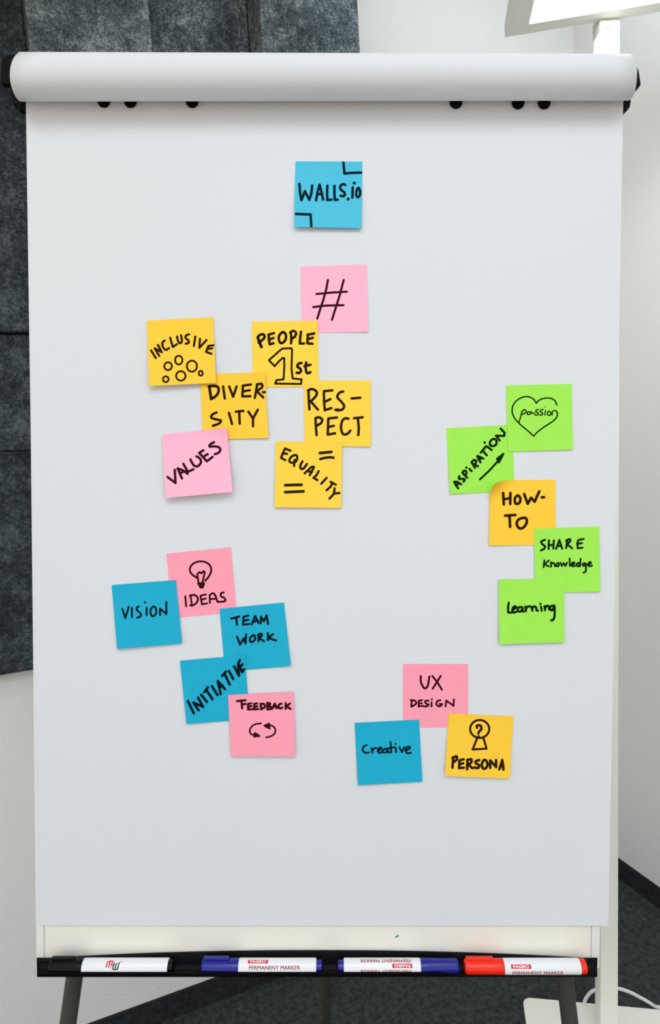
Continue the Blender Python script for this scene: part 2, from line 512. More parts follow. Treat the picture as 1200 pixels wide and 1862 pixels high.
# ------------------------------------------------------------------ paper pad
ps = L(0, B(590, 1683)[1], 0.002)
pad = empty('flip_chart_pad', ps)
tag(pad, 'large white flip chart paper pad hung on the easel, used sheets rolled over the top', 'paper pad')
PZ = 0.0022
def sheet(corners, z, name, label=None, bend=0.0):
    NU, NV = 24, 36
    vs = []
    for side in (0, 1):
        for j in range(NV + 1):
            for i in range(NU + 1):
                u, v = i / NU, j / NV
                tl, tr_, br_, bl = corners
                px = (tl[0] * (1 - u) + tr_[0] * u) * (1 - v) + (bl[0] * (1 - u) + br_[0] * u) * v
                py = (tl[1] * (1 - u) + tr_[1] * u) * (1 - v) + (bl[1] * (1 - u) + br_[1] * u) * v
                zz = z + bend * max(0, u + v - 1.86) ** 2 * 6
                p = Bw(px, py, zz)
                vs.append(p - BZ * 0.00015 * side)
    n1 = (NU + 1) * (NV + 1)
    fs = []
    for j in range(NV):
        for i in range(NU):
            a = j * (NU + 1) + i
            q = (a, a + 1, a + NU + 2, a + NU + 1)
            fs.append(q[::-1]); fs.append(tuple(k + n1 for k in q))
    rim = [i for i in range(NU + 1)] + [j * (NU + 1) + NU for j in range(1, NV + 1)] \
        + [NV * (NU + 1) + i for i in range(NU - 1, -1, -1)] + [j * (NU + 1) for j in range(NV - 1, 0, -1)]
    for k in range(len(rim)):
        a, b = rim[k], rim[(k + 1) % len(rim)]
        fs.append((a, b, b + n1, a + n1))
    o = MB().add(vs, fs).build(name, M_paper, pad)
    if label: o['label'] = label
    return o
sheet(((47.6, 150), (1133.8, 150), (1106, 1683.3), (72.3, 1683)), PZ, 'front_sheet', None, 0.02)
sheet(((46.5, 150), (1133, 150), (1104.5, 1681), (69, 1681)), PZ - 0.0008, 'under_sheet')
# the rolled-over sheets: a spiral of paper lying along the top
def proj(p):
    d = p - CAM
    k = F_PX / d.dot(FWD)
    return 600 + d.dot(RIGHT) * k, 931 + d.dot(DOWN) * k
def fit_roll(px, y0, y1):
    """centre height and radius of the roll end whose outline spans rows y0..y1"""
    R, cy, x = 0.022, 0.5, 0
    for _ in range(40):
        rz = R + 0.0048
        x = B(px, (y0 + y1) / 2, rz)[0]
        ys = [proj(L(x, cy + R * math.sin(a), rz + R * math.cos(a)))[1] for a in [math.pi * 2 * k / 90 for k in range(90)]]
        h = max(ys) - min(ys)
        R *= ((y1 - y0) / h) ** 0.7
        cy += ((max(ys) + min(ys)) / 2 - (y0 + y1) / 2) * 0.0006 * 0.8
    return x, cy, R
xa, ya, ra = fit_roll(36, 94.5, 184.6)
xb_, yb_, rb = fit_roll(1143, 98.2, 182.8)
# the sheets' side edges, not quite flush: where the outline of each end runs
EL = [(92, 40), (94.5, 35.5), (98, 31), (103, 26.5), (112, 21.8), (124, 18.8), (137, 18), (150, 19.2), (163, 22.6), (174, 27.4), (181, 32.5), (186, 38)]
ER = [(94, 1143), (98.2, 1147), (105, 1153), (115, 1157), (125, 1158.5), (140, 1158), (155, 1156.5), (168, 1154), (176, 1150), (184, 1142)]
def smooth_table(tb):
    return catmull([(float(a), float(b)) for a, b in tb], 8)
EL, ER = smooth_table(EL), smooth_table(ER)
def interp(tb, y):
    if y <= tb[0][0]: return tb[0][1]
    for (a, b), (c, d) in zip(tb, tb[1:]):
        if y <= c: return b + (d - b) * (y - a) / max(1e-6, c - a)
    return tb[-1][1]
def roll_ring(t, turns=2.6, N=320):
    cy, R = ya + (yb_ - ya) * t, ra + (rb - ra) * t
    rz = R + 0.0048
    pts = []
    for k in range(N + 1):
        a = math.radians(200) - 2 * math.pi * turns * k / N
        r = R * (1 - 0.025 * max(0.0, (k / N) * turns - 1.0))
        y, z = cy + r * math.sin(a), rz + r * math.cos(a)
        x = xa + (xb_ - xa) * t
        row = proj(L(x, y, z))[1]
        xl_, xr_ = B(interp(EL, row), row, z)[0], B(interp(ER, row), row, z)[0]
        inset = 0.0006 * max(0.0, (k / N) * turns - 1.0)
        pts.append(L(xl_ + inset + (xr_ - xl_ - 2 * inset) * t, y, z))
    return pts
vs, fs = [], []
secs, N1 = 24, 321
for i in range(secs + 1):
    vs += roll_ring(i / secs)
for i in range(secs):
    for k in range(N1 - 1):
        fs.append((i * N1 + k, i * N1 + k + 1, (i + 1) * N1 + k + 1, (i + 1) * N1 + k))
ro = MB().add(vs, fs).build('rolled_sheets', M_paper, pad)
sm = ro.modifiers.new('thickness', 'SOLIDIFY'); sm.thickness = 0.00025; sm.offset = 0

# ------------------------------------------------------------------ handwriting
def parse(txt):
    out = []
    for line in txt.replace('\n', ';').split(';'):
        w = line.split()
        if not w: continue
        kind = w[0]
        sc_ = 1.0
        if '*' in kind:
            kind, s_ = kind.split('*'); sc_ = float(s_)
        pts = [tuple(float(q) for q in p.split(',')) for p in w[1:]]
        out.append((kind, sc_, pts))
    return out
def stroke_polys(kind, w, pts, step=40, fine=False):
    """2-D polygons (crop pixels) for one stroke of width w"""
    polys = []
    h = w / 2
    def disc(c, r, n=14):
        return [(c[0] + r * math.cos(2 * math.pi * k / n), c[1] + r * math.sin(2 * math.pi * k / n)) for k in range(n)]
    def seg(a, b, caps=True):
        dx, dy = b[0] - a[0], b[1] - a[1]
        l = math.hypot(dx, dy) or 1e-6
        an = math.atan2(dy, dx)
        n = max(1, int(l / step))
        left = [(a[0] + dx * i / n - dy / l * h, a[1] + dy * i / n + dx / l * h) for i in range(n + 1)]
        right = [(a[0] + dx * i / n + dy / l * h, a[1] + dy * i / n - dx / l * h) for i in range(n + 1)]
        for i in range(n):
            m_ = 4 if fine else 1
            for q in range(m_):
                mix = lambda p0, p1, f: (p0[0] + (p1[0] - p0[0]) * f, p0[1] + (p1[1] - p0[1]) * f)
                polys.append([mix(left[i], right[i], q / m_), mix(left[i + 1], right[i + 1], q / m_),
                              mix(left[i + 1], right[i + 1], (q + 1) / m_), mix(left[i], right[i], (q + 1) / m_)])
        if fine: return
        polys.append([(a[0] + h * math.cos(an + math.pi / 2 + math.pi * k / 7), a[1] + h * math.sin(an + math.pi / 2 + math.pi * k / 7)) for k in range(8)])
        polys.append([(b[0] + h * math.cos(an - math.pi / 2 + math.pi * k / 7), b[1] + h * math.sin(an - math.pi / 2 + math.pi * k / 7)) for k in range(8)])
    if kind == 'F':
        polys.append(pts)
        for i in range(len(pts)): seg(pts[i], pts[(i + 1) % len(pts)])
    elif kind == 'O':
        (cx_, cy_), (rx, ry) = pts
        n = 36
        for k in range(n):
            a, b = 2 * math.pi * k / n, 2 * math.pi * (k + 1) / n
            polys.append([(cx_ + (rx - h) * math.cos(a), cy_ + (ry - h) * math.sin(a)), (cx_ + (rx + h) * math.cos(a), cy_ + (ry + h) * math.sin(a)),
                          (cx_ + (rx + h) * math.cos(b), cy_ + (ry + h) * math.sin(b)), (cx_ + (rx - h) * math.cos(b), cy_ + (ry - h) * math.sin(b))])
    elif len(pts) == 1:
        polys.append(disc(pts[0], h * 1.12))
    elif kind == 'L' or len(pts) == 2:
        for a, b in zip(pts, pts[1:]): seg(a, b)
    else:
        p = catmull(pts, 7)
        q = [p[0]]
        for c in p[1:]:
            if math.hypot(c[0] - q[-1][0], c[1] - q[-1][1]) > 1.5: q.append(c)
        nrm = []
        for i in range(len(q)):
            a, b = q[max(i - 1, 0)], q[min(i + 1, len(q) - 1)]
            dx, dy = b[0] - a[0], b[1] - a[1]
            l = math.hypot(dx, dy) or 1e-6
            nrm.append((-dy / l * h, dx / l * h))
        for i in range(len(q) - 1):
            polys.append([(q[i][0] + nrm[i][0], q[i][1] + nrm[i][1]), (q[i + 1][0] + nrm[i + 1][0], q[i + 1][1] + nrm[i + 1][1]),
                          (q[i + 1][0] - nrm[i + 1][0], q[i + 1][1] - nrm[i + 1][1]), (q[i][0] - nrm[i][0], q[i][1] - nrm[i][1])])
            polys.append(disc(q[i + 1], h * 0.995, 12)) if i % 3 == 2 else None
        polys.append(disc(q[0], h)); polys.append(disc(q[-1], h))
    return polys

NOTE_COL = {'blue': (72, 190, 222), 'deep blue': (22, 172, 208), 'yellow': (255, 212, 70), 'amber': (255, 205, 60),
            'pink': (255, 182, 208), 'rose': (255, 160, 182), 'green': (160, 236, 84)}
INK_COL = {'blue': (8, 38, 50), 'deep blue': (5, 26, 38), 'yellow': (52, 34, 6), 'amber': (52, 32, 6),
           'pink': (72, 10, 28), 'rose': (74, 8, 20), 'green': (10, 48, 12)}
NM = {k: mat('%s note paper' % k, c, 0.62, 0.22, (60, 0.02, 3), (900, 0.03, 0.0006)) for k, c in NOTE_COL.items()}
IM = {k: mat('marker ink on %s' % k, tuple(v * 0.8 for v in c), 0.7, 0.06) for k, c in INK_COL.items()}
NG = 'square sticky notes on the flip chart'

def note(label, colr, layer, corners, curl, crop, width, lettering='', drawing='', dwidth=None, fold=None, topcurl=(0, 0)):
    """corners TL,TR,BR,BL; curl = lift in mm of the bottom left / bottom right; crop = origin and scale of the traced strokes"""
    base = PZ + 0.0003 + 0.00042 * layer
    tl, tr_, br_, bl = corners
    def surf(u, v, lift=0.0):
        du, dv, z = u, v, 0.0
        if fold and u + v < fold[0] * 1.41421:
            s = (u + v) / 1.41421; dd = (fold[0] - s) * 0.076; R = fold[1]
            ns = fold[0] - R * math.sin(dd / R) / 0.076
            k = (ns - s) / 1.41421
            du, dv, z = u + k, v + k, R * (1 - math.cos(dd / R))
        g = max(0.0, (v - 0.10) / 0.90)
        g = g ** 1.25 * (1.12 - 0.12 * g)
        pw_ = 1.0 if curl[0] and curl[1] else 2.5        # a corner held by another note stays down
        z += 0.001 * (curl[0] * (1 - u) ** pw_ + curl[1] * u ** pw_) * g
        z += 0.001 * (topcurl[0] * max(0, (1 - u) + (1 - v) - 1.45) ** 2 + topcurl[1] * max(0, u + (1 - v) - 1.45) ** 2) / 0.3
        px = (tl[0] * (1 - du) + tr_[0] * du) * (1 - dv) + (bl[0] * (1 - du) + br_[0] * du) * dv
        py = (tl[1] * (1 - du) + tr_[1] * du) * (1 - dv) + (bl[1] * (1 - du) + br_[1] * du) * dv
        x, y = B(px, py, base + min(z, 0.02))
        return L(x, y, base + z + lift)
    def uv_of(px, py):
        u = v = 0.5
        for _ in range(6):
            x = (tl[0] * (1 - u) + tr_[0] * u) * (1 - v) + (bl[0] * (1 - u) + br_[0] * u) * v - px
            y = (tl[1] * (1 - u) + tr_[1] * u) * (1 - v) + (bl[1] * (1 - u) + br_[1] * u) * v - py
            xu = (tr_[0] - tl[0]) * (1 - v) + (br_[0] - bl[0]) * v; xv = (bl[0] - tl[0]) * (1 - u) + (br_[0] - tr_[0]) * u
            yu = (tr_[1] - tl[1]) * (1 - v) + (br_[1] - bl[1]) * v; yv = (bl[1] - tl[1]) * (1 - u) + (br_[1] - tr_[1]) * u
            det = xu * yv - xv * yu
            u -= (x * yv - y * xv) / det; v -= (y * xu - x * yu) / det
        return u, v
    N = 28
    n1 = (N + 1) ** 2
    vs = [surf(i / N, j / N) for j in range(N + 1) for i in range(N + 1)]
    vs += [surf(i / N, j / N, -0.00012) for j in range(N + 1) for i in range(N + 1)]
    fs = []
    for j in range(N):
        for i in range(N):
            a = j * (N + 1) + i
            q = (a, a + 1, a + N + 2, a + N + 1)
            fs.append(q[::-1]); fs.append(tuple(k + n1 for k in q))
    rim = list(range(N + 1)) + [j * (N + 1) + N for j in range(1, N + 1)] + [N * (N + 1) + i for i in range(N - 1, -1, -1)] + [j * (N + 1) for j in range(N - 1, 0, -1)]
    for k in range(len(rim)):
        a, b = rim[k], rim[(k + 1) % len(rim)]
        fs.append((a, b, b + n1, a + n1))
    cen = surf(0.5, 1.0)
    o = MB().add(vs, fs).build('sticky_note', NM[colr], base=cen)
    tag(o, label, 'sticky note', NG)
    o['_o'] = tuple(cen)
    cx0, cy0, cs = crop
    for nm, txt, w in (('lettering', lettering, width), ('drawing', drawing, dwidth or width)):
        for txt in (txt.split('|') if txt else ()):
          mb = MB()
          lay = 0
          for kind, sc_, pts in parse(txt):
              lay += 1
              for poly in stroke_polys(kind, w * sc_, pts):
                  ring = []
                  for (x, y) in poly:
                      u, v = uv_of(cx0 + x / cs, cy0 + y / cs)
                      u = min(1, max(0, u)); v = min(1, max(0, v))
                      ring.append(surf(u, v, 0.00008 + 0.000002 * lay))
                  mb.add(ring, [tuple(range(len(ring)))])
          me_o = bpy.data.meshes.new(nm)
          me_o.from_pydata([p - cen for p in mb.v], [], mb.f)
          me_o.materials.append(IM[colr])
          ob = bpy.data.objects.new(nm, me_o)
          COL.objects.link(ob)
          ob.parent = o
    del o['_o']
    return o

note('blue sticky note with drawn corner brackets, alone at the top of the chart', 'blue', 0,
     ((537.3, 293.3), (658.9, 293.6), (657.3, 415.3), (534.7, 412.4)), (5, 4), (520, 280, 7.5), 36, '''
L 183,408 192,530 210,630 258,508 318,625 345,540 357,430; L 410,632 430,520 458,418 485,520 505,622; L 425,550 495,545
L 565,432 560,520 563,628 620,622; L 660,435 660,530 665,628 705,622
S 808,422 775,412 742,440 745,482 790,520 803,555 780,576 745,570; D*1.1 848,615; L 910,455 905,595; D*1.1 930,397
S 985,462 1005,490 1012,530 1000,575 975,588 957,560 962,505 985,462''',
     'L 783,118 797,265; L 797,268 880,258 1028,255| L 135,818 335,825; L 335,825 345,985')
note('pale pink sticky note with a large hand-drawn hash sign', 'pink', 0,
     ((545.8, 484.6), (667.1, 480.8), (669.8, 603.3), (548.8, 605.4)), (0, 1.4), (440, 470, 4.8), 20, '',
     'L 750,188 735,270 710,360 680,450 657,525; L 888,188 850,330 785,535; L 650,310 780,298 915,290; L 622,425 690,415 750,411 885,408')
note('yellow sticky note with an outlined numeral one under the word people', 'yellow', 1,
     ((457.7, 584.6), (577.5, 583.1), (579.2, 703.3), (459.8, 704.4)), (0, 0), (440, 470, 4.8), 23, '''
L*1.2 138,688 150,725 170,772; S 140,680 168,662 193,668 193,695 165,722 145,735
L 278,652 232,665 234,705 242,750 275,740; L 236,708 275,694; S 350,645 322,680 328,728 350,738 378,712 384,672 370,648 350,645
L 425,645 432,695 428,740; S 420,645 452,632 472,655 458,685 430,702; L 515,640 508,690 505,742 540,742
L 630,655 572,665; L 575,665 570,740 615,745; L 575,705 618,692
S 520,912 492,920 484,945 508,962 514,985 495,1000 478,996; S 560,908 556,950 562,992 575,1002 597,992; L 545,940 597,928''',
     'L 437,795 430,783 350,787 300,830 235,888 285,940 320,900 355,868 368,870 370,940 362,1055 302,1062 290,1092 515,1095 520,1055 442,1048 432,960 437,795', 18, topcurl=(0, 2))
note('yellow sticky note with the word respect split over two lines', 'yellow', 2,
     ((552.9, 691.9), (673.9, 691.9), (673.9, 812.1), (553.9, 811)), (0, 1.0), (480, 680, 5.714), 27, '''
L 462,172 466,270 472,368; S 458,170 500,157 545,182 543,222 500,272 475,290; L 490,290 560,370
L 710,170 622,180 624,280 632,378; L 632,376 700,355; L 630,290 690,262
S 822,182 782,197 762,240 800,285 832,330 815,368 770,378 740,372; D*1.3 765,374; L 910,255 1000,247
L 535,470 540,560 547,635; S 535,460 570,450 605,475 590,512 550,535
L 758,452 668,463 665,555 662,630 738,617; L 668,552 725,538
S 878,465 842,462 812,490 800,560 817,618 850,628 880,610 896,588; L 935,460 1025,450; L 975,460 985,560 980,635''')
note('yellow sticky note with two equals signs and a diagonal word', 'yellow', 3,
     ((501.3, 802.5), (622.1, 804.6), (620.4, 923.6), (499.2, 922.4)), (1.8, 1.2), (480, 680, 5.714), 25, '''
L 275,797 218,775 195,825 177,872 222,895; L 200,825 240,830
S 330,842 282,862 263,903 287,922 328,912 346,872 330,842; L 318,892 312,955; S 400,908 378,950 382,982 410,982 446,935
L 422,1033 495,965 520,965; L 518,970 498,1010 475,1052; L 460,1012 498,1020; L 568,1010 545,1052 515,1080 555,1103
L 650,1080 595,1140; L 692,1120 745,1150; L 712,1130 692,1170 650,1208; L 733,1188 728,1240; L 783,1237 728,1243 680,1295''',
     'L*1.2 580,822 700,810; S*1.1 585,885 620,874 660,868 690,866 722,870| L*1.2 220,1155 390,1152; L*1.2 220,1228 410,1220', topcurl=(0, 2))
note('yellow sticky note with six drawn circles below a curved word', 'amber', 3,
     ((266.7, 583.3), (387.5, 577), (392.7, 696.5), (270.8, 701.7)), (6, 3.5), (250, 560, 4.8), 20, '''
L 118,370 160,436; L 190,418 150,352 212,386 178,322; S 238,285 218,302 222,340 247,366 275,350; L 285,260 308,340 345,316
S 345,248 355,290 372,308 388,288 380,238; S 450,230 425,240 420,262 445,285 446,305 420,312; L 505,250 492,332
L 545,270 540,348 602,280; L 665,325 618,332 598,383 645,400; L 610,358 652,352''',
     'O 267,508 33,34| O 360,455 32,38| O 475,508 44,48| O 378,593 41,41| O 247,622 24,25| O 552,570 17,21', 17)
note('yellow sticky note with the word diversity split over two lines', 'amber', 2,
     ((364.2, 680.6), (481.7, 677), (488, 796.5), (368.5, 799.6)), (0, 1.8), (250, 560, 4.8), 22, '''
L*1.15 627,690 642,788; S*1.1 622,685 665,680 703,692 706,735 680,772 642,795; L 747,685 762,790; L 800,685 835,775 865,685
L 990,668 918,678; L 920,680 915,772 985,770; L 922,728 980,718; L 1045,668 1024,785; S 1040,668 1082,662 1088,690 1062,712 1035,735; L 1050,735 1098,782; L 1095,735 1110,735
S 690,912 652,932 645,958 690,973 728,983 708,1010 658,1028; L 798,915 825,1012; L 858,905 925,898; L 888,905 892,1010; L 968,905 1005,960; L 1050,888 1008,965 1008,1032''', topcurl=(0, 4))
note('pink sticky note with a word slanting upward, its bottom edge lifting', 'pink', 3,
     ((293.8, 790.8), (412.5, 777.7), (422.9, 894.4), (301, 905.8)), (7, 9), (250, 560, 4.8), 22, '''
L 262,1475 332,1528 325,1412; L 388,1488 350,1400 395,1416 438,1448; L 372,1442 412,1425; L 400,1360 440,1430 488,1408
S 462,1322 490,1372 525,1382 553,1350 545,1315 515,1295; L 575,1242 538,1265 605,1338 655,1300; L 572,1300 612,1276
S 668,1172 635,1190 630,1210 665,1208 708,1215 723,1240 705,1265 675,1276''', topcurl=(0, 6))
note('green sticky note with a thick arrow and a word rising along the diagonal', 'green', 0,
     ((811.3, 778.6), (931, 772), (936, 893.4), (818.4, 898.4)), (1.6, 0), (800, 680, 4.615), 20, '''
L 152,960 118,905 142,905 178,926; L 132,935 160,918; S 162,858 160,880 188,880 208,885 198,903; L 190,832 228,870; S 188,828 202,812 220,818 220,838 206,850
L 247,797 265,815; D 222,786; L 270,748 293,788; S 264,742 285,722 303,730 298,750 284,764; L 288,762 318,774
L 340,742 312,690 322,690 363,710; L 325,720 350,706; L 342,660 385,608; L 360,645 392,683; L 395,608 433,638; D 375,576
S 440,548 420,570 422,598 445,605 470,592 474,562 458,546 440,548; L 500,558 470,518 538,520 542,495 508,458''',
     'L 335,885 410,815 485,732; F 478,712 532,670 495,742', 18)
note('green sticky note with a heart drawn round the word inside it', 'green', 1,
     ((920.3, 701), (1039.4, 697.8), (1041.6, 817.6), (923.5, 821.3)), (0.3, 1.2), (800, 680, 4.615), 11, '''
L 690,312 680,345 663,405; S 685,320 705,300 723,312 714,330 690,338; S 755,318 737,318 734,338 755,338 766,318 772,330 795,328
S 825,298 806,305 806,318 824,328 815,345 795,342; S 865,298 846,303 843,318 861,328 855,345 833,342; L 885,308 880,345; D*0.8 882,276
S 912,312 901,330 906,345 924,345 930,325 912,312; S 940,345 945,315 965,306 982,322 985,345''',
     '''S 980,262 965,225 930,204 883,203 835,218 808,245; S 808,245 780,208 730,190 670,205 620,250 605,310 625,370 680,430 735,475 787,522
S 787,522 815,490 870,447 935,405 972,372 985,345''', 12)
note('yellow sticky note with its top left corner curled up over a green note', 'amber', 1,
     ((890.5, 873.4), (1010, 872.4), (1010, 991), (889.4, 992)), (1.5, 0), (870, 860, 5.0), 25, '''
L 224,182 230,285; L 290,182 288,282; L 228,240 288,228; S 355,205 332,230 332,268 350,282 376,265 378,225 355,205
L 415,192 447,280 478,225 510,262 552,168; L 575,222 596,220; L 242,388 335,382; L 282,388 287,490
S 405,408 362,425 347,465 370,502 410,495 438,450 432,412 398,408''', fold=(0.30, 0.0155))
note('green sticky note overlapping the curled yellow note, two lines of text', 'green', 2,
     ((971, 961.6), (1089.6, 957.4), (1092, 1075.6), (973, 1079)), (0, 1.3), (870, 860, 5.0), 17, '''
S*1.15 605,608 572,622 577,645 603,665 598,688 568,704; L*1.15 640,612 637,692; L*1.15 685,614 680,688; L*1.15 640,660 682,650
L*1.15 705,690 735,610 760,688; L*1.15 715,665 752,660; L*1.15 805,618 797,682; S*1.2 797,614 828,602 833,620 805,648; L*1.15 808,650 850,684
L*1.15 955,600 908,610 897,640 902,684 944,680; L*1.15 900,645 940,638
L 598,795 592,858; L 640,795 600,830 640,850; L 658,812 660,852; S 660,830 675,816 690,830 694,848; S 722,818 708,830 708,846 724,848 732,832 722,818
L 745,815 758,845 775,820 790,846 805,815; L 828,778 830,845; S 850,832 870,825 870,812 855,816 846,835 856,849 878,843
S 915,820 897,822 893,842 910,848 918,830; L 928,780 922,848; S 965,820 948,825 948,842 963,842 975,822 977,860 974,895 955,906; S 1000,832 1020,822 1018,810 1003,815 995,835 1010,848 1032,842''')
note('lowest green sticky note, one word in joined small letters', 'green', 3,
     ((906.4, 1054), (1025.6, 1052), (1026, 1168), (908, 1171.4)), (2.0, 1.8), (870, 860, 5.0), 21, '''
L 275,1180 268,1225 270,1268 298,1270; S 312,1245 340,1225 335,1212 315,1222 307,1250 320,1270 345,1260; S 390,1218 362,1225 360,1256 382,1260 398,1235 400,1222 402,1256 412,1260
L 425,1215 432,1256; S 432,1235 445,1217 468,1213; L 480,1215 490,1253; S 488,1235 505,1214 523,1222 528,1248 543,1253; L 568,1215 575,1253; D 563,1190
L 600,1212 605,1248; S 605,1230 620,1207 638,1215 642,1238 650,1243; S 690,1205 657,1212 652,1238 670,1248 690,1215 692,1260 690,1308 677,1336 660,1338''')
note('pink sticky note with a drawn light bulb', 'rose', 0,
     ((302.5, 1006.7), (420.2, 995), (430.6, 1113.3), (312.9, 1124)), (0, 0), (190, 980, 4.8), 17, '''
L 705,500 713,588; L 750,490 763,580; S 745,495 790,490 815,520 805,555 770,580 748,580; L 885,485 838,495 850,570 895,562; L 845,530 885,520
L 920,558 918,490; S 918,490 945,474 965,490 985,548; L 920,525 965,522; S 1040,466 1017,475 1017,500 1045,515 1056,538 1030,548 985,548''',
     '''S 815,345 760,305 745,260 775,215 840,195 905,215 932,265 915,320 880,365; L 820,378 810,308 830,288 845,300 866,280 875,292 855,380
L*1.2 818,390 868,386; L*1.2 828,407 866,403; L*1.1 836,424 860,422''', 17)
note('blue sticky note furthest left on the chart, overlapping the light bulb note', 'deep blue', 1,
     ((202.9, 1064), (320.2, 1054.6), (330.6, 1170), (212.9, 1180.4)), (3.5, 2), (190, 980, 4.8), 17, '''
L 156,610 182,690 212,592; L 238,600 240,683; S 300,590 280,600 287,625 313,650 316,675 285,687; L 368,600 368,666; D 355,554
S 425,590 402,620 407,663 430,673 453,640 445,600 425,590; L 485,666 485,607 540,655 540,550''')
note('blue sticky note overlapping the lower right of the light bulb note', 'deep blue', 1,
     ((399.2, 1107), (516.3, 1095.6), (528.8, 1210.8), (409, 1221.7)), (0, 2.2), (310, 1080, 4.8), 19, '''
L 530,215 600,197; L 573,205 580,268; L 680,188 637,200 634,268 688,262; L 635,235 680,225; L 708,265 738,192 768,253; L 722,245 762,230
L 787,255 790,198 815,240 838,187 853,262; L 582,375 607,442 640,387 655,432 660,352; S 725,360 697,380 694,412 715,418 738,395 735,367 725,360
L 770,352 768,413; S 762,357 793,347 796,365 770,385; L 775,385 815,413; L 850,342 850,403; L 895,350 852,385; L 852,383 922,407''')
note('blue sticky note with a word slanting steeply up, behind the looping arrows note', 'deep blue', 2,
     ((327, 1201.5), (445, 1191.5), (453.8, 1308), (339.2, 1316.5)), (2.5, 0), (310, 1080, 4.8), 23, '''
L 152,935 203,1042; L 245,1015 200,948 285,985 240,905; L 268,880 318,942; L 294,858 326,814; L 314,840 366,918; L 362,805 410,882
L 438,873 412,760 475,830; L 428,815 455,800; L 450,715 485,677; L 470,694 517,790; L 510,672 547,742; L 555,632 598,713 590,617; L 606,577 592,605 625,683 642,657; L 604,640 628,615''', topcurl=(0, 1))
note('pink sticky note with two looping arrows', 'rose', 3,
     ((414.8, 1263.8), (534, 1257.7), (537, 1375.4), (420, 1375.8)), (1.5, 3.0), (310, 1080, 4.8), 20, '''
L 580,935 655,928; L 620,935 625,998; L 622,965 655,960; L 705,955 677,960 677,1008 712,1006; L 677,985 705,980
L 755,955 730,960 730,1008 765,1004; L 730,985 758,980; L 788,958 790,1008; S 784,960 813,960 823,985 790,1008; L 845,952 845,1008; S 842,952 868,955 860,976 845,980; S 848,980 876,986 873,1003 845,1008
L 887,1003 910,957 928,998; L 897,985 925,982; S 968,957 947,966 944,990 960,999 976,991; L 1005,952 1005,1003; L 1042,957 1010,980 1048,1003''',
     'S 790,1130 740,1137 702,1165 692,1200 706,1225 740,1232; F 736,1212 778,1240 728,1246| S 835,1252 880,1240 910,1215 914,1180 890,1152 855,1145; F 818,1150 860,1130 866,1176', 15)
note('pink sticky note partly under a blue and a yellow note, near the chart bottom', 'rose', 0,
     ((732.7, 1207.3), (851.3, 1207.3), (851.3, 1323), (732.4, 1323.3)), (0, 0), (630, 1190, 3.75), 13, '''
S*1.1 506,148 508,190 530,230 553,215 565,150; L*1.1 585,147 620,190 650,240; L*1.1 642,147 588,233
L 445,315 442,355; S 437,312 465,315 475,335 442,357; L 515,312 493,315 492,355 520,350; L 492,335 515,332; S 560,315 537,318 542,335 560,342 545,355 522,352
L 580,325 580,355; D 582,305; S 640,312 617,320 614,343 635,354 652,340; L 652,338 634,338; L 675,355 680,314 730,350 732,307''')
note('lowest blue sticky note, beside the question mark note', 'deep blue', 1,
     ((644.7, 1314.5), (762, 1308.7), (768, 1421.5), (650.8, 1428)), (2, 1.5), (630, 1190, 3.75), 12.5, '''
S 137,617 114,632 112,658 133,671 155,667; L 170,638 178,670; S 178,655 190,640 205,638; S 215,655 238,648 235,635 218,642 213,660 225,671 245,664
S 275,642 254,648 252,667 270,667 280,650 285,667 295,669; L 300,598 305,667; L 280,642 328,632; L 335,640 338,666; D 335,610; L 360,632 378,666 395,632
S 405,655 432,640 428,628 410,635 403,655 415,673 440,670''')
note('yellow sticky note with a drawn bust that has a question mark for a face', 'amber', 1,
     ((816, 1297.5), (934, 1302.5), (926.5, 1416), (809, 1410.8)), (4, 2.5), (630, 1190, 3.75), 18, '''
L 728,702 722,772; S 722,705 750,695 750,718 728,735; L 798,715 770,722 768,775 800,772; L 770,748 795,742
L 825,718 822,783; S 822,720 850,715 850,736 828,752; L 832,752 858,776; S 905,720 882,728 882,742 903,755 898,774 872,770
S 935,722 922,750 932,778 952,773 962,748 950,722 935,722; L 980,773 980,722 1020,768 1020,720; L 1042,783 1062,720 1070,785; L 1048,762 1070,760''',
     'O 908,508 65,61; L 888,578 860,648 955,642 935,575; S*1.15 890,500 890,485 913,485 920,508 905,525 898,540; D 900,557', 15)

# ------------------------------------------------------------------ markers in the tray
M_white = mat('white marker barrel', (232, 234, 238), 0.3, 0.45)
M_mblack = mat('black marker plastic', (5, 5, 7), 0.4, 0.2)
M_mblue = mat('deep blue marker plastic', (13, 18, 132), 0.3, 0.5)
M_mred = mat('red marker plastic', (238, 38, 14), 0.35, 0.4)
M_ptext = mat('dark red print', (165, 22, 40), 0.45, 0.3)
M_pred = mat('red print', (214, 24, 40), 0.45, 0.3)
M_pwhite = mat('white print', (240, 240, 240), 0.45, 0.3)
M_pblack = mat('black print', (20, 20, 22), 0.45, 0.3)

